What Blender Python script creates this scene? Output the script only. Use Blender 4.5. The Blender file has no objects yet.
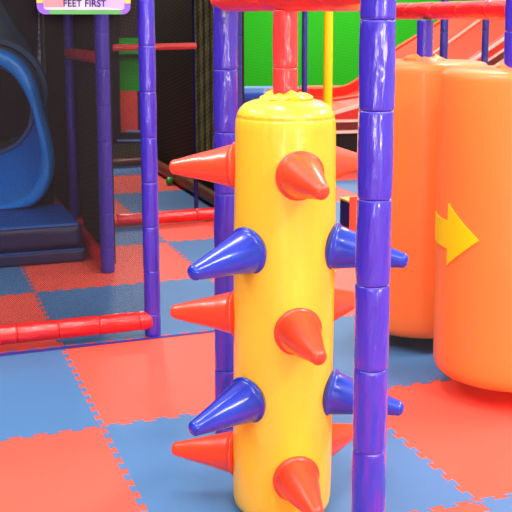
import bpy, bmesh, math, random
from mathutils import Vector, Matrix
random.seed(7)
PI = math.pi
sc = bpy.context.scene
col = sc.collection
# ------------------------------------------------------------------ camera
H = 1.5212; PITCH = math.radians(9.156); F = 1026.0; CX, CY = 272.0, 180.6
cd = bpy.data.cameras.new('camera'); cam = bpy.data.objects.new('camera', cd); col.objects.link(cam)
cam.location = (0, 0, H); cam.rotation_euler = (PI/2 - PITCH, 0, 0)
cd.sensor_width = 36; cd.lens = F/512*36
cd.shift_x = (256-CX)/512; cd.shift_y = (CY-256)/512
cd.dof.use_dof = True; cd.dof.focus_distance = 3.1; cd.dof.aperture_fstop = 14
sc.camera = cam

# building directions of the play frame and of the floor tiles
PHI = math.radians(19.9)
A = Vector((-math.sin(PHI), math.cos(PHI), 0))      # receding rows
C = Vector((math.cos(PHI), math.sin(PHI), 0))       # across
MAIN = Vector((.253, 2.43, 0))
def G(s, t, z=0): return MAIN + A*s + C*t + Vector((0, 0, z))
def ray(x, y):
    r = Vector((1, 0, 0)); f = Vector((0, math.cos(PITCH), -math.sin(PITCH))); u = Vector((0, math.sin(PITCH), math.cos(PITCH)))
    return (f + r*((x-CX)/F) + u*((CY-y)/F))
EYE = Vector((0, 0, H))
def at(x, y, Y):
    d = ray(x, y); return EYE + d*(Y/d.y)
def onplane(x, y, p, n):
    d = ray(x, y); return EYE + d*((p-EYE).dot(n)/d.dot(n))

# ------------------------------------------------------------------ materials
def lin(c):
    c = c/255
    return c/12.92 if c <= .04045 else ((c+.055)/1.055)**2.4
def rgb(r, g, b): return (lin(r), lin(g), lin(b), 1)
def mat(name, c, rough=.5, spec=.5, bump=0, bscale=(20, 20, 20), bdist=.002, var=0, vscale=6, coat=0, sss=0, detail=3):
    m = bpy.data.materials.new(name); m.use_nodes = True
    nt = m.node_tree; b = nt.nodes['Principled BSDF']
    b.inputs['Base Color'].default_value = rgb(*c); b.inputs['Roughness'].default_value = rough
    b.inputs['Specular IOR Level'].default_value = spec
    b.inputs['Coat Weight'].default_value = coat; b.inputs['Coat Roughness'].default_value = .09
    if bump or var:
        tc = nt.nodes.new('ShaderNodeTexCoord')
    if bump:
        mp = nt.nodes.new('ShaderNodeMapping'); mp.inputs['Scale'].default_value = bscale
        n = nt.nodes.new('ShaderNodeTexNoise'); n.inputs['Scale'].default_value = 1; n.inputs['Detail'].default_value = detail
        bp = nt.nodes.new('ShaderNodeBump'); bp.inputs['Strength'].default_value = bump; bp.inputs['Distance'].default_value = bdist
        nt.links.new(tc.outputs['Object'], mp.inputs[0]); nt.links.new(mp.outputs[0], n.inputs['Vector'])
        nt.links.new(n.outputs['Fac'], bp.inputs['Height']); nt.links.new(bp.outputs[0], b.inputs['Normal']); nt.links.new(bp.outputs[0], b.inputs['Coat Normal'])
    if var:
        n2 = nt.nodes.new('ShaderNodeTexNoise'); n2.inputs['Scale'].default_value = vscale; n2.inputs['Detail'].default_value = 5
        mx = nt.nodes.new('ShaderNodeMix'); mx.data_type = 'RGBA'
        k = rgb(*c)
        mx.inputs[6].default_value = tuple(v*(1-var) for v in k[:3])+(1,); mx.inputs[7].default_value = tuple(min(1, v*(1+var)) for v in k[:3])+(1,)
        nt.links.new(tc.outputs['Object'], n2.inputs['Vector']); nt.links.new(n2.outputs['Fac'], mx.inputs[0]); nt.links.new(mx.outputs[2], b.inputs['Base Color'])
    return m
def weave(name, c1, c2, scale):      # woven mesh cloth, two yarn tones
    m = mat(name, c1, .8, .2); nt = m.node_tree; b = nt.nodes['Principled BSDF']
    tc = nt.nodes.new('ShaderNodeTexCoord')
    mp = nt.nodes.new('ShaderNodeMapping'); mp.inputs['Rotation'].default_value = (PI/2, 0, .6); mp.inputs['Scale'].default_value = (scale,)*3
    ck = nt.nodes.new('ShaderNodeTexChecker'); ck.inputs['Scale'].default_value = 1
    ck.inputs['Color1'].default_value = rgb(*c1); ck.inputs['Color2'].default_value = rgb(*c2)
    nt.links.new(tc.outputs['Object'], mp.inputs[0]); nt.links.new(mp.outputs[0], ck.inputs['Vector']); nt.links.new(ck.outputs['Color'], b.inputs['Base Color'])
    return m
WR = dict(bump=.55, bscale=(34, 34, 12), bdist=.012)
M = {
 'purple': mat('purple_vinyl', (60, 44, 184), .24, .5, coat=.8, **WR),
 'darkpurple': mat('dark_purple_vinyl', (62, 48, 168), .35, .5, **WR),
 'navypost': mat('navy_vinyl', (48, 46, 128), .4, .4, **WR),
 'red': mat('red_vinyl', (232, 34, 34), .3, .5, coat=.3, **WR),
 'redpole': mat('light_red_vinyl', (240, 62, 62), .25, .5, coat=.4, **WR),
 'yellow': mat('yellow_vinyl', (253, 200, 50), .34, .5, coat=.25, bump=.35, bscale=(9, 9, 5), bdist=.012),
 'orange': mat('orange_vinyl', (255, 127, 54), .42, .5, coat=.1, bump=.15, bscale=(5, 5, 3), bdist=.01),
 'arrow': mat('yellow_arrow_vinyl', (250, 206, 0), .45, .4),
 'cone_red': mat('red_rubber', (244, 74, 42), .32, .5, coat=.25, bump=.2, bscale=(16, 16, 16), bdist=.006),
 'cone_blue': mat('blue_rubber', (20, 54, 186), .25, .5, coat=.35, bump=.2, bscale=(16, 16, 16), bdist=.006),
 'fl_red': mat('coral_foam', (247, 92, 74), .5, .35, bump=.25, bscale=(300, 300, 300), bdist=.001, var=.05, vscale=5),
 'fl_blue': mat('blue_foam', (78, 122, 172), .5, .35, bump=.25, bscale=(300, 300, 300), bdist=.001, var=.06, vscale=5),
 'fl_violet': mat('violet_foam', (66, 48, 140), .6, .3),
 'metal': mat('galvanised_pipe', (120, 120, 128), .35, .6),
 'net': mat('black_net_cord', (48, 44, 46), .8, .2),
 'dark': weave('dark_brown_mesh_cloth', (66, 54, 40), (38, 32, 24), 40),
 'olive': weave('dark_olive_mesh_cloth', (84, 84, 56), (60, 60, 40), 40),
 'slate': weave('dark_slate_mesh_cloth', (150, 175, 195), (100, 118, 140), 26),
 'green': weave('green_wall_cloth', (40, 172, 22), (34, 158, 20), 34),
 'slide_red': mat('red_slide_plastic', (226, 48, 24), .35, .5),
 'slide_orange': mat('orange_slide_plastic', (232, 66, 28), .75, .2),
 'slide_white': mat('pale_slide_trim', (255, 214, 190), .4, .5),
 'slide_brown': mat('brown_slide_skirt', (120, 38, 22), .5, .4),
 'black': mat('black_board', (24, 20, 20), .6, .3),
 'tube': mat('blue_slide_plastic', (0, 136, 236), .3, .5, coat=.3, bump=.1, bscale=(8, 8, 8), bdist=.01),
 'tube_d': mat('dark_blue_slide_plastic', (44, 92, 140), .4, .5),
 'tube_in': mat('navy_tube_bore', (26, 22, 44), .6, .3),
 'mat_b': mat('blue_mat_vinyl', (10, 84, 172), .35, .5, bump=.3, bscale=(6, 6, 6), bdist=.02),
 'mat_n': mat('navy_mat_vinyl', (26, 26, 74), .35, .5, bump=.3, bscale=(6, 6, 6), bdist=.02),
 'y_pole': mat('yellow_pole_paint', (252, 208, 10), .4, .4),
 'navy': mat('navy_fabric', (34, 32, 112), .7, .3),
 'blueblock': mat('blue_block_vinyl', (14, 62, 166), .4, .4, bump=.3, bscale=(8, 8, 8), bdist=.02),
 'pale_blue': mat('pale_blue_paint', (130, 168, 226), .5, .4),
 'pink': mat('salmon_paint', (252, 120, 100), .5, .4),
 'panel_red': mat('red_panel_cloth', (250, 84, 62), .7, .3),
 'ball': mat('green_ball_plastic', (70, 190, 90), .35, .5),
 'wall': mat('cream_wall_paint', (226, 216, 204), .8, .3),
 'wall_d': mat('dark_wall_paint', (48, 44, 44), .9, .2),
 's_white': mat('sign_lilac_board', (214, 206, 226), .5, .3),
 's_lilac': mat('sign_lilac_print', (190, 168, 230), .5, .3),
 's_pink': mat('sign_pink_print', (250, 140, 150), .5, .3),
 's_green': mat('sign_green_print', (92, 168, 92), .5, .3),
 's_purple': mat('sign_purple_print', (136, 92, 218), .5, .3),
 's_yellow': mat('sign_yellow_print', (250, 204, 90), .5, .3),
 's_text': mat('sign_ink', (52, 30, 96), .6, .2),
 'fill_frame_mat': mat('fill_frame_paint', (220, 220, 220), .5, .3),
}
# ------------------------------------------------------------------ helpers
def tag(o, label=None, cat=None, group=None, kind=None):
    if label: o['label'] = label
    if cat: o['category'] = cat
    if group: o['group'] = group
    if kind: o['kind'] = kind
    return o
def empty(name, loc=(0, 0, 0), rz=0):
    o = bpy.data.objects.new(name, None); col.objects.link(o); o.location = loc; o.rotation_euler = (0, 0, rz); o.empty_display_size = .1
    return o
def mesh(name, vs, fs, m, parent=None, smooth=True, loc=None, mats=None, mi=None, rot=None):
    me = bpy.data.meshes.new(name); me.from_pydata([tuple(v) for v in vs], [], fs); me.update()
    ms = mats or [m]
    for k in ms: me.materials.append(k)
    if mi:
        for p, q in zip(me.polygons, mi): p.material_index = q
    bm = bmesh.new(); bm.from_mesh(me); bmesh.ops.recalc_face_normals(bm, faces=bm.faces)
    if smooth:
        for f in bm.faces: f.smooth = True
        for e in bm.edges:
            if len(e.link_faces) == 2 and e.calc_face_angle(0) > math.radians(50): e.smooth = False
    bm.to_mesh(me); bm.free()
    o = bpy.data.objects.new(name, me); col.objects.link(o)
    if parent: o.parent = parent
    if loc is not None: o.location = loc
    if rot is not None: o.rotation_euler = rot
    return o
def lathe(prof, seg=40, fn=None, closed=True):
    """prof: (radius, z). fn(theta, r, z) -> (r, z)"""
    vs, fs = [], []
    for (r, z) in prof:
        for k in range(seg):
            t = 2*PI*k/seg; rr, zz = fn(t, r, z) if fn else (r, z)
            vs.append(Vector((rr*math.cos(t), rr*math.sin(t), zz)))
    n = len(prof)
    for i in range(n-1):
        for k in range(seg):
            a = i*seg+k; b = i*seg+(k+1) % seg
            fs.append((a, b, b+seg, a+seg))
    if closed:
        fs.append(tuple(range(seg-1, -1, -1))); fs.append(tuple(range((n-1)*seg, n*seg)))
    return vs, fs
def box(sx, sy, z0, z1):
    x, y = sx/2, sy/2
    vs = [Vector(p) for p in [(-x,-y,z0),(x,-y,z0),(x,y,z0),(-x,y,z0),(-x,-y,z1),(x,-y,z1),(x,y,z1),(-x,y,z1)]]
    return vs, [(0,3,2,1),(4,5,6,7),(0,1,5,4),(1,2,6,5),(2,3,7,6),(3,0,4,7)]
def bevel(o, w, seg=2):
    b = o.modifiers.new('bevel', 'BEVEL'); b.width = w; b.segments = seg; b.limit_method = 'ANGLE'
    return o
def prism(poly, d0, d1):
    """poly of (x, z); extruded along y from d0 to d1"""
    n = len(poly)
    vs = [Vector((x, d0, z)) for x, z in poly]+[Vector((x, d1, z)) for x, z in poly]
    fs = [tuple(range(n)), tuple(range(2*n-1, n-1, -1))]+[(k, (k+1) % n, n+(k+1) % n, n+k) for k in range(n)]
    return vs, fs

# one padded sleeve along local +Z, centred on its origin
def sleeve_mesh(name, r, L, m, seed=0):
    rnd = random.Random(seed); ph = [rnd.uniform(0, 6.3) for _ in range(6)]
    h = L/2-.0002
    prof = [(r*.90, -h), (r*.955, -h+.0008), (r*.982, -h+.003), (r*1.0, -h+.009)]
    N = 10
    for k in range(1, N): prof.append((r*(1+.012*math.sin(PI*k/N)), -h+.010+(2*h-.02)*k/N))
    prof += [(r*1.0, h-.009), (r*.982, h-.003), (r*.955, h-.0008), (r*.90, h)]
    def fn(t, rr, z):
        w = .010*math.sin(3*t+ph[0]+z*20)+.007*math.sin(6*t+ph[1]-z*30)+.006*math.sin(11*t+ph[2]+z*9)
        # crinkles near the stitched ends
        e = max(0, 1-abs(abs(z)-h)/.03)
        w += e*.020*math.sin(9*t+ph[3])
        return rr*(1+w), z
    vs, fs = lathe(prof, 36, fn)
    me = bpy.data.meshes.new(name); me.from_pydata([tuple(v) for v in vs], [], fs); me.materials.append(m)
    for p in me.polygons: p.use_smooth = len(p.vertices) == 4
    return me
CACHE = {}
def get_sleeve(r, L, mk, seed):
    key = (round(r, 4), round(L, 4), mk, seed)
    if key not in CACHE: CACHE[key] = sleeve_mesh('padded_sleeve', r, L, M[mk], seed)
    return CACHE[key]
def padded(name, p, q, r, mk, label, cat, group=None, pitch=.212, first=None, partname='padded_sleeve', endcap=True):
    """pipe from p to q dressed in stitched padded sleeves"""
    p = Vector(p); q = Vector(q); d = q-p; L = d.length
    root = empty(name, p); root.rotation_mode = 'QUATERNION'; root.rotation_quaternion = d.to_track_quat('Z', 'Y')
    tag(root, label, cat, group)
    e = .0 if endcap else .002
    vs, fs = lathe([(r*.5, e), (r*.5, L-e)], 16)
    mesh('pipe', vs, fs, M['metal'], root)
    cuts = [0]; c = first if first else pitch
    while c < L-.03: cuts.append(c); c += pitch
    cuts.append(L)
    for k in range(len(cuts)-1):
        ln = cuts[k+1]-cuts[k]
        me = get_sleeve(r, ln, mk, k % 3)
        o = bpy.data.objects.new(partname, me); col.objects.link(o); o.parent = root
        o.location = (0, 0, (cuts[k]+cuts[k+1])/2); o.rotation_euler = (0, 0, k*1.9)
    return root

# ------------------------------------------------------------------ floor of interlocking foam tiles
def floor():
    O = Vector((-.636, 3.647, 0)); NT = 11; dp = .011; sk = .006
    def wave():     # teeth along 0..1
        pts = []
        for k in range(NT):
            a = k/NT; w = 1/NT
            pts += [(a+w*.25+sk, -dp), (a+w*.25-sk, dp), (a+w*.75+sk, dp), (a+w*.75-sk, -dp)]
        return pts
    W = wave()
    def edge(o, d, n): return [o+d*t+n*s for t, s in W]
    vs, fs, mi = [], [], []
    def poly(pts, z, m):
        b = len(vs)
        for p in pts: vs.append(Vector((p.x, p.y, z)))
        fs.append(tuple(range(b, b+len(pts)))); mi.append(m)
    big = [O+C*x+A*y for x, y in ((-9, -6), (11, -6), (11, 14), (-9, 14))]
    poly(big, 0, 0)
    for i in range(-8, 10):
        for j in range(-5, 13):
            if (i+j) % 2 == 0: continue
            o = O+C*i+A*j
            e = [o]+edge(o, C, A)+[o+C]+edge(o+C, A, C)+[o+C+A]+edge(o+A, C, A)[::-1]+[o+A]+edge(o, A, C)[::-1]
            poly(e, .0012, 1)
    # dark violet joining strip laid along the net side of the first frame line
    p0 = O+A*.985-C*1.6; p1 = O+A*.985+C*.78
    poly([p0-A*.06, p1-A*.015, p1+A*.008, p0+A*.008], .0022, 2)
    me = bpy.data.meshes.new('floor'); me.from_pydata([tuple(v) for v in vs], [], fs)
    for k in ('fl_red', 'fl_blue', 'fl_violet'): me.materials.append(M[k])
    for p, q in zip(me.polygons, mi): p.material_index = q
    o = bpy.data.objects.new('floor', me); col.objects.link(o); tag(o, kind='structure')
floor()

# ------------------------------------------------------------------ room walls
def wall(name, p, q, h, m, th=.12, z0=0):
    p = Vector(p); q = Vector(q); d = (q-p); L = d.length; d.normalize(); n = Vector((-d.y, d.x, 0))
    vs = [p+Vector((0,0,z0)), q+Vector((0,0,z0)), q+n*th+Vector((0,0,z0)), p+n*th+Vector((0,0,z0))]
    vs += [v+Vector((0,0,h-z0)) for v in vs]
    return tag(mesh(name, vs, [(0,3,2,1),(4,5,6,7),(0,1,5,4),(1,2,6,5),(2,3,7,6),(3,0,4,7)], m, smooth=False), kind='structure')
wall('wall_back', (-3.2, 15.6, 0), (7.5, 15.6, 0), 3.4, M['green'])
wall('wall_left', (-3.2, -3.0, 0), (-3.2, 15.6, 0), 3.4, M['wall_d'])
wall('wall_front', (7.5, -3.0, 0), (-3.2, -3.0, 0), 3.4, M['wall'])
wall('wall_right', (7.5, 15.6, 0), (7.5, -3.0, 0), 3.4, M['wall'])

# ------------------------------------------------------------------ padded posts and rails of the play frame
R = .0415
def post(p, top, mk, r, label, seam0, group=None, pitch=.212, lean=0):
    first = seam0 % pitch
    if first < .03: first += pitch
    return padded('padded_post', (p.x, p.y, .001), (p.x+lean, p.y, top), r, mk, label, 'post', group, pitch, first)
P0 = G(0, 0); P1 = G(1.225, 0); P2 = Vector((-.573, 4.76, 0)); P3 = Vector((-.985, 5.99, 0)); P4 = Vector((-1.40, 7.14, 0)); P5 = Vector((-.262, 7.60, 0))
post(P0+Vector((-.0115, 0, 0)), 2.45, 'purple', R*1.02, 'glossy purple padded post nearest the camera, right of the yellow spiked column', .026, lean=.011)
post(P1+Vector((-.004, 0, 0)), 2.45, 'purple', R, 'purple padded post directly left of and behind the yellow spiked column', .032, pitch=.217, lean=.012)
post(P2, 2.45, 'purple', R*.93, 'purple padded post at the open end of the low red rail, edging the black net', .11, lean=-.006)
post(P3, 2.45, 'darkpurple', R*.98, 'purple padded post seen through the net right of the blue slide mat', .15)
post(P4, 2.45, 'darkpurple', R*.80, 'thin dusky purple post rising behind the blue slide mat, red rail joined to it', .1)
post(P5, 2.45, 'navypost', R*.98, 'dark navy post peeking out right behind the post left of the yellow column', .1)
RAIL = 'padded_rail'; M['beamred'] = mat('orange_red_vinyl', (255, 58, 38), .3, .5, coat=.3, **WR); M['darkred'] = mat('dark_red_vinyl', (176, 40, 34), .4, .5, **WR)
b0 = P1+A*.035; b1 = P0
padded(RAIL, (b0.x, b0.y, 1.577), (b1.x, b1.y, 1.573), R*1.02, 'beamred', 'orange-red padded beam across the top, carrying the yellow spiked column', 'rail', pitch=.5)
n0 = P2-C*1.34; n1 = P2-C*.01
padded(RAIL, (n0.x, n0.y, .078), (n1.x, n1.y, .078), .045, 'red', 'bright red padded rail lying along the floor under the black net', 'rail', pitch=.19, first=.13)
padded(RAIL, (P4.x, P4.y, .06), (P5.x, P5.y, .06), .046, 'red', 'red padded floor rail crossing behind between purple posts, left of the yellow column', 'rail', pitch=.3)
padded(RAIL, (P3.x, P3.y, 1.275), (P4.x, P4.y, 1.262), .037, 'red', 'short red padded rail at head height between the two dusky posts behind the net', 'rail', pitch=.2)
m0 = P3+C*.06; m1 = P3+C*.565
padded(RAIL, (m0.x, m0.y, 1.335), (m1.x, m1.y, 1.340), .019, 'darkred', 'thin dark red horizontal rail crossing behind the post beside the net', 'rail', pitch=.27)
f0 = P3+A*.03; f1 = P3+A*3.1
padded(RAIL, (f0.x, f0.y, .045), (f1.x, f1.y, .045), .045, 'red', 'red floor rail running back along the right edge of the blue slide mat', 'rail', pitch=.25)
g0 = P5+A*.05; g1 = P5+A*2.75
M['railbrown'] = mat('brown_rail_vinyl', (122, 58, 30), .35, .5, **WR)
padded(RAIL, (g0.x, g0.y, .06), (g1.x, g1.y, .06), .055, 'railbrown', 'brown padded floor rail receding along the foot of the dark mesh wall', 'rail', pitch=.4)
h0 = at(104, 168, 10.2); h1 = at(160, 166, 10.4)
padded(RAIL, (h0.x, h0.y, .05), (h1.x, h1.y, .05), .04, 'railbrown', 'far brown floor rail in front of the olive low wall behind the net', 'rail', pitch=.4)

# top beam and hanging poles of the orange columns
L0 = G(0, 1.22)
def onL(s): return L0+A*s
q0 = onL(2.42); q1 = onL(1.33)
padded(RAIL, (q0.x, q0.y, 1.540), (q1.x, q1.y, 1.543), .0385, 'red', 'red padded beam at upper right above the two orange columns', 'rail', pitch=.235)
FC = onL(1.26); BC = onL(2.0)+Vector((-.022, 0, 0))

# yellow column hanging pole
YC = G(.628, 0)
padded('padded_pole', (YC.x, YC.y, 1.255), (YC.x, YC.y, 1.537), .0365, 'redpole', 'light red padded pole between the top beam and the yellow column', 'pole', pitch=.16, first=.115)
padded('padded_pole', (BC.x, BC.y, 1.30), (BC.x, BC.y, 1.50), .0365, 'purple', 'short purple pole entering the top of the rear orange column', 'pole', pitch=.19)
padded('padded_pole', (FC.x-.022, FC.y-.01, 1.30), (FC.x-.022, FC.y-.01, 2.40), .046, 'purple', 'purple pole at the right edge entering the front orange column', 'pole', pitch=.212, first=.16)

# ------------------------------------------------------------------ yellow spiked column
def collar(name, r0, r1, z0, z1, m, parent, seed, lump=.10, k1=5, k2=9, loc=None):
    rnd = random.Random(seed); p = [rnd.uniform(0, 6.3) for _ in range(5)]
    mid = (z0+z1)/2
    prof = [(r0, z0), (r1*.97, z0+.002), (r1*1.05, z0+(z1-z0)*.3), (r1*1.0, mid+(z1-z0)*.12), (r1*.82, z1-.004), (r0*1.15, z1), (r0*.96, z1-.004), (r0*.96, z0+.004)]
    def fn(t, r, z):
        w = lump*(math.sin(k1*t+p[0])*.5+math.sin(k2*t+p[1])*.35+math.sin(3*t+p[2])*.6) if r > r0*1.2 else 0
        zz = z+(.007*math.sin(2*t+p[3])+.004*math.sin(7*t+p[4]) if z > z0+.006 and r > r0 else 0)
        return r*(1+w), zz
    vs, fs = lathe(prof, 72, fn, closed=False)
    n = 72; last = (len(prof)-1)*n
    for k in range(n): fs.append((last+k, last+(k+1) % n, (k+1) % n, k))
    return mesh(name, vs, fs, m, parent, loc=loc)
yc = empty('spiked_column', (YC.x-.0085, YC.y, 0)); yc.rotation_euler = (0, .0080, 0); tag(yc, 'yellow inflatable column studded with red and blue spikes, centre foreground', 'play column')
prof = [(.06, .006), (.118, .005), (.136, .011), (.1475, .024), (.1510, .042), (.1525, .075), (.1525, .2), (.1520, .35), (.1525, .5), (.1525, .65), (.1525, .8), (.151, .95), (.1505, 1.1), (.1495, 1.19), (.1475, 1.217), (.1450, 1.2245), (.1435, 1.2265), (.1450, 1.2285), (.1435, 1.236), (.135, 1.252), (.122, 1.264), (.100, 1.273), (.075, 1.278), (.05, 1.280)]
def yfn(t, r, z):
    k = math.exp(-((z-1.2265)/.035)**2)*(1 if z > 1.15 else 0) + (math.exp(-((z-.02)/.03)**2) if z < .12 else 0)*.5
    w = k*.0045*math.sin(30*t)+k*.0035*math.sin(47*t+1)
    w += .004*math.sin(2*t+z*9)+.003*math.sin(3*t-z*17)
    return r*(1+w), z
vs, fs = lathe(prof, 160, yfn); mesh('column_body', vs, fs, M['yellow'], yc)
vs, fs = lathe([(.1436, 1.2245), (.1452, 1.2255), (.1452, 1.2275), (.1436, 1.2285)], 120, yfn, closed=False)
mesh('seam_piping', vs, fs, M['yellow'], yc)
collar('gathered_collar', .038, .074, 1.272, 1.297, M['yellow'], yc, 3, lump=.055, k1=2, k2=7)
def spike_mesh(mk):
    r = .066
    prof = [(r*.9, -.014), (r*1.04, .0), (r*1.09, .003), (r*1.09, .008), (r*1.05, .011), (r*.975, .0125), (r*.965, .022)]
    for k in range(1, 9):
        f = k/8; prof.append((r*.965+(.0235-r*.965)*f**.96, .022+(.198-.022)*f))
    prof += [(.0225, .206), (.019, .212), (.012, .2165), (.004, .218)]
    vs, fs = lathe(prof, 48, lambda t, rr, z: (rr*(1+.012*math.sin(3*t+z*30)+.008*math.sin(2*t-z*55)), z))
    me = bpy.data.meshes.new('spike'); me.from_pydata([tuple(v) for v in vs], [], fs); me.materials.append(M[mk])
    for p in me.polygons: p.use_smooth = True
    return me
SR, SB = spike_mesh('cone_red'), spike_mesh('cone_blue')
for z, me, base in ((1.073, SR, 0), (.845, SB, 60), (.615, SR, 0), (.390, SB, 60), (.160, SR, 0)):
    for k in range(3):
        th = math.radians(15.2-base+120*k)
        d = Vector((math.sin(th), -math.cos(th), 0))
        o = bpy.data.objects.new('spike', me); col.objects.link(o); o.parent = yc
        o.location = d*.147+Vector((0, 0, z)); o.rotation_mode = 'QUATERNION'
        dd = d.copy(); dd.z = -.065 if me is SR else -.14
        o.rotation_quaternion = dd.normalized().to_track_quat('Z', 'Y')
        if me is SB: o.scale = (1, 1, 1.05)
        o['label'] = 'red spike' if me is SR else 'blue spike'

# ------------------------------------------------------------------ orange columns
def orange_column(c, r, seed, label, zb=.088, zt=1.312):
    o = empty('padded_column', (c.x, c.y, 0)); tag(o, label, 'play column', 'orange padded columns hanging at the right')
    prof = [(r*.3, zb-.001), (r*.82, zb), (r*.92, zb+.006), (r*.975, zb+.022), (r*.998, zb+.05), (r, zb+.1)]
    for k in range(1, 8): prof.append((r*(1+.004*math.sin(PI*k/8)), zb+.1+(zt-zb-.16)*k/8))
    prof += [(r, zt-.05), (r*.997, zt-.034), (r*.992, zt-.024), (r*.975, zt-.010), (r*.94, zt-.002), (r*.85, zt+.003), (r*.5, zt+.006), (r*.14, zt+.008)]
    rnd = random.Random(seed); p = [rnd.uniform(0, 6) for _ in range(3)]
    vs, fs = lathe(prof, 96, lambda t, rr, z: (rr*(1+.003*math.sin(2*t+p[0])+.002*math.sin(3*t+p[1]+z*5)), z))
    mesh('column_body', vs, fs, M['orange'], o)
    collar('gathered_collar', .043, .085, zt, zt+.026, M['orange'], o, seed, lump=.16, k1=5, k2=8)
    return o
RF, RB = .308, .29
oc = orange_column(FC, RF, 11, 'front orange padded column with a yellow arrow, cut by the right edge')
ob = orange_column(BC, RB, 12, 'rear orange padded column without an arrow, half hidden by the front one', zb=.074)
# yellow arrow sewn round the front column
def cylhit(x, y, c, r):
    d = ray(x, y); o = EYE-c
    a = d.x**2+d.y**2; b = 2*(o.x*d.x+o.y*d.y); cc = o.x**2+o.y**2-r*r
    D = b*b-4*a*cc
    t = (-b-math.sqrt(max(D, 0)))/(2*a); p = EYE+d*t
    return math.atan2(p.y-c.y, p.x-c.x), p.z
pts = {k: cylhit(x, y, FC, RF) for k, (x, y) in dict(tip=(479.5, 240.5), ht=(449.5, 203.5), nt=(448.8, 221), nb=(448.2, 248.5), hb=(447.2, 265), st=(438.6, 216), sb=(438.6, 242)).items()}
def arrow():
    n = 16; vs, fs = [], []
    def strip(cols):   # columns of (theta, ztop, zbottom)
        b = len(vs)
        for (t, a, c) in cols:
            for z in (a, c):
                for rr in (RF+.001, RF+.005):
                    vs.append(Vector((math.cos(t)*rr, math.sin(t)*rr, z)))
        m = len(cols)
        for i in range(m-1):
            p = b+4*i; q = p+4
            fs.extend([(p+1, q+1, q+3, p+3), (p, p+2, q+2, q), (p, q, q+1, p+1), (p+2, p+3, q+3, q+2)])
        fs.append((b, b+1, b+3, b+2)); e = b+4*(m-1); fs.append((e, e+2, e+3, e+1))
    tt, zt = pts['tip']; th = (pts['ht'][0]+pts['hb'][0])/2
    strip([(th+(tt-th)*k/n, pts['ht'][1]+(zt-pts['ht'][1])*k/n+1e-4, pts['hb'][1]+(zt-pts['hb'][1])*k/n-1e-4) for k in range(n+1)])
    # the stem runs on round the far side of the column
    sl_t = (pts['nt'][1]-pts['st'][1])/(th-pts['st'][0]); sl_b = (pts['nb'][1]-pts['sb'][1])/(th-pts['sb'][0])
    t0 = th-.75
    a0, a1 = pts['nt'][1], pts['nb'][1]
    s = (sl_t+sl_b)/2
    strip([(t0+(th-t0)*k/n, a0+s*(t0-th)*(1-k/n), a1+s*(t0-th)*(1-k/n)) for k in range(n+1)])
    mesh('arrow', vs, fs, M['arrow'], oc, smooth=False)['label'] = 'yellow arrow'
arrow()

# ------------------------------------------------------------------ net on the left panel (every cord is modelled)
def net(name, o, u, w, z0, z1, sp, th, label):
    vs, fs = [], []
    n = Vector((-u.y, u.x, 0)); hgt = z1-z0
    def cord(a, b):
        d = Vector((b[0]-a[0], b[1]-a[1])).normalized(); s = Vector((-d.y, d.x))*th/2
        b0 = len(vs)
        for p in (a, b):
            for k in (-1, 1):
                vs.append(o+u*(p[0]+s.x*k)+Vector((0, 0, z0+p[1]+s.y*k)))
            vs.append(o+u*p[0]+Vector((0, 0, z0+p[1]))+n*th*.8)
        for k in range(3): fs.append((b0+k, b0+(k+1) % 3, b0+3+(k+1) % 3, b0+3+k))
    for sgn in (1, -1):
        c = -hgt if sgn > 0 else 0
        end = w if sgn > 0 else w+hgt
        while c < end:
            # line x = c + sgn*z
            z_a, z_b = 0, hgt
            if sgn > 0: z_a = max(0, -c); z_b = min(hgt, w-c)
            else: z_a = max(0, c-w); z_b = min(hgt, c)
            if z_b-z_a > .004: cord((c+sgn*z_a, z_a), (c+sgn*z_b, z_b))
            c += sp
    return tag(mesh(name, vs, fs, M['net'], smooth=False), label, 'net')
net('safety_net', P2-C*1.34+A*.0, C, 1.30, .112, 2.2, .0088, .0013, 'fine black safety net stretched from the post over the low red rail')

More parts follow.
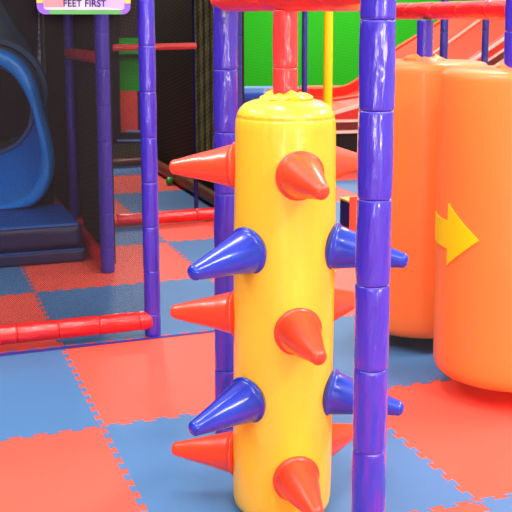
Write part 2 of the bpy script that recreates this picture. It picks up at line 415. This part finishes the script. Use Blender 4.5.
# ------------------------------------------------------------------ sign on the net
sp0 = P2-C*.0-A*.03; sn = A
def S(x, y): return onplane(x, y, sp0, sn)
def sign():
    u = C; c0 = S(84.5, 14.3); w0 = (S(131.5, 10)-S(38, 10)).dot(u); k = w0/93.5   # metres per photo pixel
    root = empty('rules_sign', c0, PHI); tag(root, 'small colourful sign reading FEET FIRST hung on the net at top left', 'sign')
    def plate(name, poly, d, m, th=.003, lab=None):
        vs, fs = prism([(x*k, z*k) for x, z in poly], -d-th, -d)
        o = mesh(name, vs, fs, m, root, smooth=False)
        if lab: o['label'] = lab
        return o
    W = 46.75
    outline = []
    for sx, a0 in ((1, -90), (-1, 180)):
        pass
    r = 8
    def rr(w, z0, z1, r):
        p = []
        for (cx, cz, a) in ((w-r, z0+r, -90), (w-r, z1-r, 0), (-w+r, z1-r, 90), (-w+r, z0+r, 180)):
            for q in range(7): t = math.radians(a+15*q); p.append((cx+r*math.cos(t), cz+r*math.sin(t)))
        return p
    plate('board', rr(W, 0, 62, r), 0, M['s_purple'])
    plate('face', rr(W-6.5, 4.5, 57, 3), .0035, M['s_white'], .001)
    plate('border_strip', [(-W+12, 0), (W-10, 0), (W-10, 4.4), (-W+12, 4.4)], .0035, M['s_green'], .001, 'green border strip')
    for s in (-1, 1):
        plate('border_strip', [(s*W, 11), (s*W, 50), (s*(W-6), 50), (s*(W-6), 11)], .0035, M['s_yellow'], .001, 'yellow border strip')
    plate('print_patch', [(-W+6.5, 7), (-W+26.5, 7), (-W+26.5, 40), (-W+6.5, 40)], .005, M['s_pink'], .0006, 'pink patch')
    plate('print_patch', [(W-41, 9), (W-6.5, 5), (W-6.5, 40), (W-34, 40)], .005, M['s_lilac'], .0006, 'lilac patch')
    tx = bpy.data.curves.new('lettering', 'FONT'); tx.body = 'FEET FIRST'; tx.size = 9.6*k; tx.extrude = .0006; tx.offset = .0008; tx.align_x = 'LEFT'; tx.space_character = 1.06
    to = bpy.data.objects.new('lettering', tx); col.objects.link(to)
    dg = bpy.context.evaluated_depsgraph_get(); me = bpy.data.meshes.new_from_object(to.evaluated_get(dg)); col.objects.unlink(to)
    me.materials.clear(); me.materials.append(M['s_text'])
    xs = [v.co.x for v in me.vertices]; wd = max(xs)-min(xs); sc_ = 42.5*k/wd; x0 = min(xs)
    for v in me.vertices: v.co.x = (v.co.x-x0)*sc_
    o = bpy.data.objects.new('lettering', me); col.objects.link(o); o.parent = root
    o.location = (-20.8*k, -.0072, 7.6*k); o.rotation_euler = (PI/2, 0, 0)
sign()

# ------------------------------------------------------------------ blue landing mat and tube slide at the left
def landing_mat():
    fr = Vector((-1.165, 6.26, 0))            # front right bottom corner
    root = empty('landing_mat', fr-C*.85+A*.36, PHI); tag(root, 'blue crash mat with a dark navy front in front of the tube slide', 'mat')
    vs, fs = box(1.70, .74, .001, .085); bevel(mesh('lower_layer', vs, fs, M['mat_n'], root, smooth=False), .02, 3)['label'] = 'navy lower layer'
    vs, fs = box(1.68, .72, .085, .245); bevel(mesh('upper_layer', vs, fs, M['mat_n'], root, smooth=False), .05, 5)
    vs, fs = box(1.64, .685, .215, .248); bevel(mesh('top_cover', vs, fs, M['mat_b'], root, smooth=False), .018, 3)['label'] = 'blue top cover'
    vs, fs = box(1.695, .012, .080, .088)
    mesh('seam_piping', [v+Vector((0, -.365, 0)) for v in vs], fs, M['mat_b'], root, smooth=False)
landing_mat()
def slide():
    c = Vector((-1.84, 6.68, .76))
    root = empty('tube_slide', (c.x, c.y, .246)); tag(root, 'bright blue tube slide mouth above the blue mat at left edge', 'slide')
    N = 64
    def egg(hw, hh, cz, low=1.0):
        p = []
        for k in range(N):
            t = 2*PI*k/N; s, q = math.sin(t), math.cos(t)
            w = hw*(1-.10*s-.05*s*s)*(1 + (.06 if s < 0 else 0))
            p.append(Vector((w*math.copysign(abs(q)**.92, q), 0, cz-.246+hh*s)))
        return p
    def ring(x, y, z, r): return [Vector((x+r*math.cos(2*PI*k/N), y, z-.246+r*math.sin(2*PI*k/N))) for k in range(N)]
    def loft(name, rings, m, th=0):
        vs, fs = [], []
        for r in rings: vs += r
        for i in range(len(rings)-1):
            for k in range(N): fs.append((i*N+k, i*N+(k+1) % N, (i+1)*N+(k+1) % N, (i+1)*N+k))
        return mesh(name, vs, fs, m, root)
    def sh(r, y): return [v+Vector((0, y, 0)) for v in r]
    def traced(pts):       # half outline (right side) mirrored about x = -12, resampled evenly
        q = [at(x, y, c.y) for x, y in pts]; cx = at(-12, 130, c.y).x
        P = [(p.x-cx, p.z) for p in q]
        full = P+[(-x, z) for x, z in P[-2:0:-1]]
        full = full[::-1]
        # Catmull-Rom, then even arc length
        fine = []
        n = len(full)
        for i in range(n):
            p0_, p1_, p2_, p3_ = (Vector(full[(i+k-1) % n]) for k in range(4))
            for q_ in range(8):
                t = q_/8; fine.append(.5*((2*p1_)+(p2_-p0_)*t+(2*p0_-5*p1_+4*p2_-p3_)*t*t+(3*p1_-p0_-3*p2_+p3_)*t**3))
        # start at the right-most angle zero: choose by angle about centre
        mz = sum(v.y for v in fine)/len(fine); out = []
        for k in range(N):
            a = 2*PI*k/N; best = None
            for i in range(len(fine)):
                u, v = fine[i]-Vector((0, mz)), fine[(i+1) % len(fine)]-Vector((0, mz))
                d = Vector((math.cos(a), math.sin(a))); den = d.x*(v.y-u.y)-d.y*(v.x-u.x)
                if abs(den) < 1e-9: continue
                t = (u.x*(v.y-u.y)-u.y*(v.x-u.x))/den; w = (u.x*d.y-u.y*d.x)/den
                if t > 0 and -1e-6 <= w <= 1.000001: best = t; break
            out.append(Vector((cx-c.x+best*math.cos(a), 0, mz-.246+best*math.sin(a))))
        return out
    e_out = traced([(-12, 48), (8, 53), (20, 62), (30, 77), (37, 97), (42, 118), (47, 135), (50.5, 152), (51.5, 168), (49, 182), (43, 195), (33, 205), (12, 209.5), (-12, 210)])
    e_in = traced([(-12, 62), (2, 66), (14, 76), (24, 92), (31, 108), (35, 125), (39, 142), (41, 158), (40, 172), (34, 185), (24, 196), (8, 202), (-12, 203)])
    # lip rolled round the mouth
    e_m = [(a+b)/2 for a, b in zip(e_out, e_in)]
    loft('mouth_rim', [sh(e_out, .10), sh(e_out, .0), sh([a*.75+b*.25 for a, b in zip(e_out, e_in)], -.022), sh([a*.3+b*.7 for a, b in zip(e_out, e_in)], -.022), sh(e_in, .0), sh(e_in, .05)], M['tube'])
    TX = at(-12, 110, c.y+.6).x-c.x
    tube = ring(TX, .62, .865, .325)
    mid = [a*.45+b*.55 for a, b in zip(sh(e_in, .0), ring(TX, .0, .85, .335))]
    loft('flared_trough', [sh(e_in, .04), sh([a*.8+b*.2 for a, b in zip(e_in, mid)], .15), sh(mid, .38), tube], M['tube'])
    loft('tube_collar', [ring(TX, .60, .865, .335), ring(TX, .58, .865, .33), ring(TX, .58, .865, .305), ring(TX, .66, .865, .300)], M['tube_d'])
    # tube bore climbing away behind the mouth, much darker than the trough
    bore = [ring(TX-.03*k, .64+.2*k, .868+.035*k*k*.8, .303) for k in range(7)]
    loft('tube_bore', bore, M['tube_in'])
    outer = [sh(e_out, .10)]+[[a*(1-f)+b*f for a, b in zip(sh(e_out, .10), ring(TX, .75, .95, .36))] for f in (.5, 1)]
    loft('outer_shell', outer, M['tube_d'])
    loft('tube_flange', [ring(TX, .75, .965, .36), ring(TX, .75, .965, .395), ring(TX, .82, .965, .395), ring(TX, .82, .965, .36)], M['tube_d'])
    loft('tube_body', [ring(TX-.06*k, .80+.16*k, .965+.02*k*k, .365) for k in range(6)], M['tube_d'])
    vs, fs = box(.30, .50, .0, .62)
    mesh('slide_support', [v+Vector((0, .9, -.245)) for v in vs], fs, M['black'], root, smooth=False)
slide()
def ball(x, y, r, label):
    e = ray(x, y+r); 
    root = None
    t = -(H-.036)/e.z; p = EYE+e*t
    return p
bp = onplane(169.5, 181, Vector((0, 0, .037)), Vector((0, 0, 1)))
vs, fs = lathe([(.0355*math.sin(PI*k/14)+1e-4, -.0355*math.cos(PI*k/14)) for k in range(15)], 24)
tag(mesh('plastic_ball', vs, fs, M['ball'], loc=(bp.x, bp.y, .037)), 'small green plastic ball on the floor beyond the red rail, left of a red spike', 'ball')
bp = at(49, 206.5, 6.98)
tag(mesh('plastic_ball', vs, fs, M['ball'], loc=(-1.57, 7.14, .037)), 'green plastic ball peeping out behind the blue slide mat', 'ball')

# ------------------------------------------------------------------ dark partitions deep in the play frame
def partition(name, p, q, h, m, label, th=.03, cat='partition', post_r=.018):
    p = Vector(p); q = Vector(q); d = q-p; L = d.length
    root = empty(name, (p+q)/2, math.atan2(d.y, d.x)); tag(root, label, cat)
    vs, fs = box(L, th, .002, h); mesh('mesh_panel', vs, fs, m, root, smooth=False)
    for s in (-1, 1):
        vs, fs = lathe([(post_r, .002), (post_r, h)], 20)
        mesh('edge_post', vs, fs, M['black'], root, loc=(s*L/2, 0, 0))
    return root
w0 = P5+A*.10+C*.075; w1 = P5+A*2.9+C*.075
partition('mesh_partition', w0, w1, 2.42, M['dark'], 'dark brown mesh wall receding behind the red spike, left of the navy post')
w0 = at(-40, 170, 8.95); w1 = at(46, 170, 9.1)
partition('mesh_partition', (w0.x, w0.y, 0), (w1.x, w1.y, 0), 2.42, M['slate'], 'dark slate mesh wall behind the blue tube slide')
w0 = P3+A*.20+C*.07; w1 = P3+A*2.85+C*.07
partition('mesh_partition', w0, w1, 2.42, M['dark'], 'dark brown mesh wall behind the two dusky purple posts')
w0 = at(197, 100, 7.75); w1 = at(214, 100, 7.75)
# olive curtain panel
o = empty('hanging_curtain', ((w0.x+w1.x)/2+.04, w0.y, 0)); tag(o, 'dark olive hanging curtain strip left of the post behind the yellow column', 'curtain')
cw = w1.x-w0.x+.10; n = 24; vs, fs = [], []
for k in range(n+1):
    x = -cw/2+cw*k/n; y = .012*math.sin(k*1.3)
    for z in (.30, 2.40):
        vs += [Vector((x, y, z)), Vector((x, y+.008, z))]
for k in range(n):
    a = 4*k; b = a+4
    fs += [(a, b, b+2, a+2), (a+1, a+3, b+3, b+1), (a, a+1, b+1, b), (a+2, b+2, b+3, a+3)]
fs += [(0, 2, 3, 1), (4*n, 4*n+1, 4*n+3, 4*n+2)]
mesh('curtain_cloth', vs, fs, M['olive'], o)
vs, fs = lathe([(.012, -cw/2-.02), (.012, cw/2+.02)], 12); mesh('curtain_rod', vs, fs, M['metal'], o, loc=(0, 0, 2.405), rot=(0, PI/2, 0))
pp = at(195, 100, 7.9)
padded('padded_post', (pp.x, pp.y, .001), (pp.x, pp.y, 2.45), .016, 'navypost', 'very thin dark post beside the olive curtain at the end of the thin red rail', 'post', pitch=.3)

# low olive back wall with a black-framed window panel through which green and red show
def far_panel():
    Y = 10.9
    a = at(100, 165, Y); b = at(165, 165, Y); z1 = at(130, 143, Y).z
    root = empty('low_wall', ((a.x+b.x)/2, Y, 0)); tag(root, 'low dark olive barrier below the black-framed red and green panel', 'barrier')
    vs, fs = box(b.x-a.x, .10, .002, z1); mesh('barrier_body', vs, fs, M['olive'], root, smooth=False)
    f = empty('framed_panel', ((a.x+b.x)/2, Y+.0, z1)); tag(f, 'black-framed panel with green above red, seen between posts behind the net', 'panel')
    cx = (a.x+b.x)/2
    def rect(name, x0, x1, y0, y1, m, d0, d1, lab=None):
        p = at(x0, y1, Y); q = at(x1, y0, Y)
        vs, fs = prism([(p.x-cx, p.z-z1), (q.x-cx, p.z-z1), (q.x-cx, q.z-z1), (p.x-cx, q.z-z1)], d0, d1)
        o = mesh(name, vs, fs, m, f, smooth=False)
        if lab: o['label'] = lab
    rect('frame_rail', 108, 164, 132.5, 143.0, M['black'], -.05, .05)
    rect('frame_rail', 108, 164, 54, 57, M['black'], -.05, .02)
    rect('frame_post', 111, 117, -40, 133, M['black'], -.05, .05)
    rect('frame_post', 160, 170, -40, 133, M['black'], -.05, .05)
    rect('cloth_panel', 118, 160, 38, 91, M['green'], .0, .02, 'green panel')
    rect('cloth_panel', 117, 138, 91, 132, M['panel_red'], .0, .02, 'red panel')
    rect('cloth_panel', 138, 160, 91, 132, M['navy'], .0, .02, 'navy panel')
    rect('header_board', 118, 160, -40, 38, M['dark'], .0, .02, 'dark header board')
    rect('trim_strip', 118, 160, 139.0, 140.6, M['pale_blue'], -.06, -.05, 'pale blue strip')
    rect('trim_strip', 126, 160, 130.3, 132.2, M['pale_blue'], -.01, .0, 'pale blue strip')
far_panel()

# unseen deck, added above the rear bay to shade it behind the net
dk0 = P2+A*.62-C*1.9; 
def deck():
    root = empty('shade_deck', P2+A*2.35-C*.20, PHI); root.location.z = 2.46
    tag(root, 'unseen deck added above the frame to shade the bay behind the net', 'deck')
    vs, fs = box(2.1, 3.4, 0, .06); mesh('deck_board', vs, fs, M['black'], root, smooth=False)
deck()

# ------------------------------------------------------------------ far right background: slide lanes, blocks, poles
def big_slide():
    p0 = at(345, 120, 10.1); p0.z = 0
    root = empty('wide_slide', p0, PHI); tag(root, 'orange-red wide slide descending leftwards behind the orange columns', 'slide')
    D1, D2 = 1.0, 1.9
    def uz(x, y, d=0):
        p = p0+A*d; q = onplane(x, y, p, A); return ((q-p).dot(C), q.z)
    def curve(pts, d=0):
        pr = [uz(x, y, d) for x, y in pts]
        def f(u):
            for (a, za), (b, zb) in zip(pr, pr[1:]):
                if u <= b: return za+(zb-za)*(u-a)/(b-a)
            return pr[-1][1]
        return f
    near = curve([(300, 113), (333, 111.5), (357, 104.5), (400, 95), (430, 84), (450, 73.5), (472, 59), (503, 37.5), (560, -3), (660, -75)])
    low = curve([(300, 121.5), (357, 120.5), (400, 114), (440, 92), (470, 72), (503, 50), (560, 10), (660, -60)])
    ridge = curve([(290, 93), (333, 99), (357, 95.5), (394, 79), (415, 65), (431, 52.5), (448, 40.5), (481, 16.5), (560, -41), (660, -115)], D1)
    far = curve([(290, 89), (330, 88.5), (345, 86.5), (357, 81), (394, 50), (441, 21), (500, -16), (600, -80), (680, -130)], D2)
    u0 = uz(309, 110)[0]; u1 = uz(545, 10)[0]; us = uz(441, 50, D1*.5)[0]
    def U(a, b, n=30): return [a+(b-a)*k/n for k in range(n+1)]
    def band(name, f, lo, d0, d1, m, lab=None, a=u0, b=u1):
        us_ = U(a, b); poly = [(u, f(u)) for u in us_]+[(u, lo(u)) for u in us_[::-1]]
        vs, fs = prism(poly, d0, d1); o = mesh(name, vs, fs, m, root, smooth=False)
        if lab: o['label'] = lab
    def lane(f, g, d0, d1, m, a, b, lab):
        us_ = U(a, b); n = 8; vs, fs = [], []
        for u in us_:
            for k in range(n+1):
                t = k/n; z = f(u)*(1-t)+g(u)*t-.05*math.sin(PI*t)
                vs += [Vector((u, d0+(d1-d0)*t, z)), Vector((u, d0+(d1-d0)*t, z-.04))]
        w = 2*(n+1)
        for i in range(len(us_)-1):
            for k in range(n):
                p = i*w+2*k; q = p+w
                fs += [(p, q, q+2, p+2), (p+1, p+3, q+3, q+1)]
            p = i*w; q = p+w; e = 2*n
            fs += [(p, p+1, q+1, q), (p+e, q+e, q+e+1, p+e+1)]
        e = (len(us_)-1)*w
        for k in range(n): fs += [(2*k, 2*k+2, 2*k+3, 2*k+1), (e+2*k, e+2*k+1, e+2*k+3, e+2*k+2)]
        mesh('lane', vs, fs, m, root)['label'] = lab
    sh = lambda f, dz: (lambda u: f(u)+dz)
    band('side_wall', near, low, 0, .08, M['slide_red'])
    band('edge_trim', near, sh(near, -.035), -.012, 0, M['slide_white'], 'pale edge trim')
    band('edge_trim', sh(low, .012), sh(low, -.014), -.012, 0, M['slide_white'], 'pale edge trim')
    band('skirt', sh(low, -.014), sh(low, -.095), 0, .08, M['slide_brown'], 'brown skirt')
    band('edge_trim', sh(low, -.095), sh(low, -.125), -.012, .02, M['slide_white'], 'pale edge trim')
    band('base', sh(low, -.125), lambda u: .01, .03, D2, M['black'], 'black base')
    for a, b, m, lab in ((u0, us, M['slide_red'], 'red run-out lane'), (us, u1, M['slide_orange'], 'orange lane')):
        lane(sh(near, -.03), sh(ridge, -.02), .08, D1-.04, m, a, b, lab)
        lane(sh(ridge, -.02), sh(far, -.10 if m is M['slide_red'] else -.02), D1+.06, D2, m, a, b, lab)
    ur = uz(425, 55, D1)[0]
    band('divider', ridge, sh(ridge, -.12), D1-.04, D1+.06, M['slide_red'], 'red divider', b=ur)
    band('divider', ridge, sh(ridge, -.12), D1-.04, D1+.06, M['slide_orange'], 'orange divider', a=ur)
    band('edge_trim', sh(ridge, .004), sh(ridge, -.03), D1-.055, D1-.04, M['slide_white'], 'pale edge trim', a=ur)
    band('edge_trim', sh(ridge, -.055), sh(ridge, -.085), D1-.055, D1-.04, M['slide_white'], 'pale edge trim', a=ur)
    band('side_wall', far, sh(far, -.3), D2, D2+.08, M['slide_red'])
big_slide()
def block(name, x0, x1, y0, y1, Y, dep, m, label, cat, bev=.03, z0=None):
    p = at(x0, y1, Y); q = at(x1, y0, Y)
    zb = max(.002, p.z) if z0 is None else z0
    vs, fs = box(q.x-p.x, dep, 0, q.z-zb)
    o = mesh(name, vs, fs, m, loc=((p.x+q.x)/2, Y+dep/2, zb), smooth=False); bevel(o, bev, 4); return tag(o, label, cat)
block('foam_block', 236, 270, 92.5, 200, 9.6, .6, M['blueblock'], 'dark blue padded block behind the shoulder of the yellow column', 'block', .06, .002)
block('barrier_wall', 225, 299, 86.8, 200, 14.7, .12, M['pale_blue'], 'pale blue low barrier under the green wall, left of the red pole', 'barrier', .01, .002)
block('barrier_wall', 300, 362, 86.2, 200, 14.65, .12, M['pink'], 'salmon pink low barrier under the green wall, right of the red pole', 'barrier', .01, .002)
def cylpost(name, x, y, Y, r, m, label, h=2.6, cat='pole'):
    p = at(x, y, Y); root = empty(name, (p.x, p.y, 0)); tag(root, label, cat)
    vs, fs = lathe([(r, .012), (r, h)], 24); mesh('pole_tube', vs, fs, m, root)
    vs, fs = lathe([(r*2.2, .001), (r*2.2, .008), (r*1.1, .012)], 24); mesh('base_plate', vs, fs, m, root)
cylpost('upright_pole', 328, 60, 6.0, .0265, M['y_pole'], 'plain yellow upright pole right of the red pole')
cylpost('upright_pole', 304.6, 50, 7.2, .0200, M['navypost'], 'slim dark pole just right of the light red padded pole')
def bgpost(x, Y, r, label):
    p = at(x, 40, Y); padded('padded_post', (p.x, p.y, .001), (p.x, p.y, 2.6), r, 'navypost', label, 'post', pitch=.2)
bgpost(444, 7.4, .029, 'narrow navy padded post right of the short purple pole, behind the orange columns')
bgpost(485.3, 7.9, .026, 'thinnest blue padded post behind the front orange column near the right pole')
# activity cube on the floor between column and main post
def cube():
    b = onplane(349.5, 233, Vector((0, 0, 0)), Vector((0, 0, 1)))
    s = .26; w = .17; root = empty('activity_box', b+C*s*.5+A*w*.5, PHI); tag(root, 'small navy and red play box with yellow edges on the far floor', 'box')
    vs, fs = box(s, w, .03, .215); mesh('box_body', vs, fs, M['navy'], root, smooth=False)
    vs, fs = box(s+.004, w+.004, .0015, .03); mesh('edge_band', vs, fs, M['y_pole'], root, smooth=False)['label'] = 'yellow bottom edge'
    vs, fs = box(s+.004, w+.004, .215, .228); mesh('edge_band', vs, fs, M['y_pole'], root, smooth=False)['label'] = 'yellow top edge'
    vs, fs = box(s+.01, .012, .0015, .26); mesh('side_panel', [v+Vector((0, -w/2-.008, 0)) for v in vs], fs, M['cone_red'], root, smooth=False)['label'] = 'red side panel'
cube()

# ------------------------------------------------------------------ light
w = bpy.data.worlds.new('world'); sc.world = w; w.use_nodes = True
bg = w.node_tree.nodes['Background']; bg.inputs[0].default_value = (.97, .98, 1, 1); bg.inputs[1].default_value = .85
def area(x, y, z, sx, sy, e, rot=(0, 0, 0), c=(1, .97, .93)):
    l = bpy.data.lights.new('lamp', 'AREA'); l.shape = 'RECTANGLE'; l.size = sx; l.size_y = sy; l.energy = e; l.color = c
    o = bpy.data.objects.new('lamp', l); col.objects.link(o); o.location = (x, y, z); o.rotation_euler = rot
for a in ((-.9, .6, 26), (.6, .4, 50), (2.4, 1.2, 85), (2.9, 4.2, 75), (1.3, 6.2, 40), (3.6, 8.0, 25), (.8, 13.6, 100), (3.4, 13.6, 30), (-.2, 3.3, 30), (-1.5, 10.7, 60), (-2.3, 3.2, 50)):  # ceiling lamps; final pair added to brighten the far panel and tube slide
    area(a[0], a[1], 3.3, .3, 1.2, a[2])
# tall framed fill lights, added out of view to brighten and streak the vinyl
def fill_panel(name, p, rz, e, w_=.62, h_=1.9, zc=1.35):
    root = empty(name, (p[0], p[1], zc), rz); tag(root, kind='structure')
    for sx in (-1, 1):
        vs, fs = box(.06, .08, -h_/2, h_/2); mesh('fill_frame', [v+Vector((sx*w_/2, 0, 0)) for v in vs], fs, M['fill_frame_mat'], root, smooth=False)
    for sz in (-1, 1):
        vs, fs = box(w_+.06, .08, -.03, .03); mesh('fill_frame', [v+Vector((0, 0, sz*h_/2)) for v in vs], fs, M['fill_frame_mat'], root, smooth=False)
    l = bpy.data.lights.new('fill_light', 'AREA'); l.shape = 'RECTANGLE'; l.size = w_-.06; l.size_y = h_-.06; l.energy = e; l.color = (.95, .97, 1)
    o = bpy.data.objects.new('fill_light', l); col.objects.link(o); o.parent = root; o.rotation_euler = (-PI/2, 0, 0)
fill_panel('fill_panel_1', (-3.14, .25, 0), -PI/2, 60)
fill_panel('fill_panel_2', (-.55, -2.94, 0), 0, 60)
fill_panel('fill_panel_3', (3.4, -2.94, 0), 0, 130)
sc.view_settings.view_transform = 'Standard'; sc.view_settings.look = 'None'; sc.view_settings.gamma = 1
sc.view_settings.exposure = .38
sc.view_settings.use_curve_mapping = False
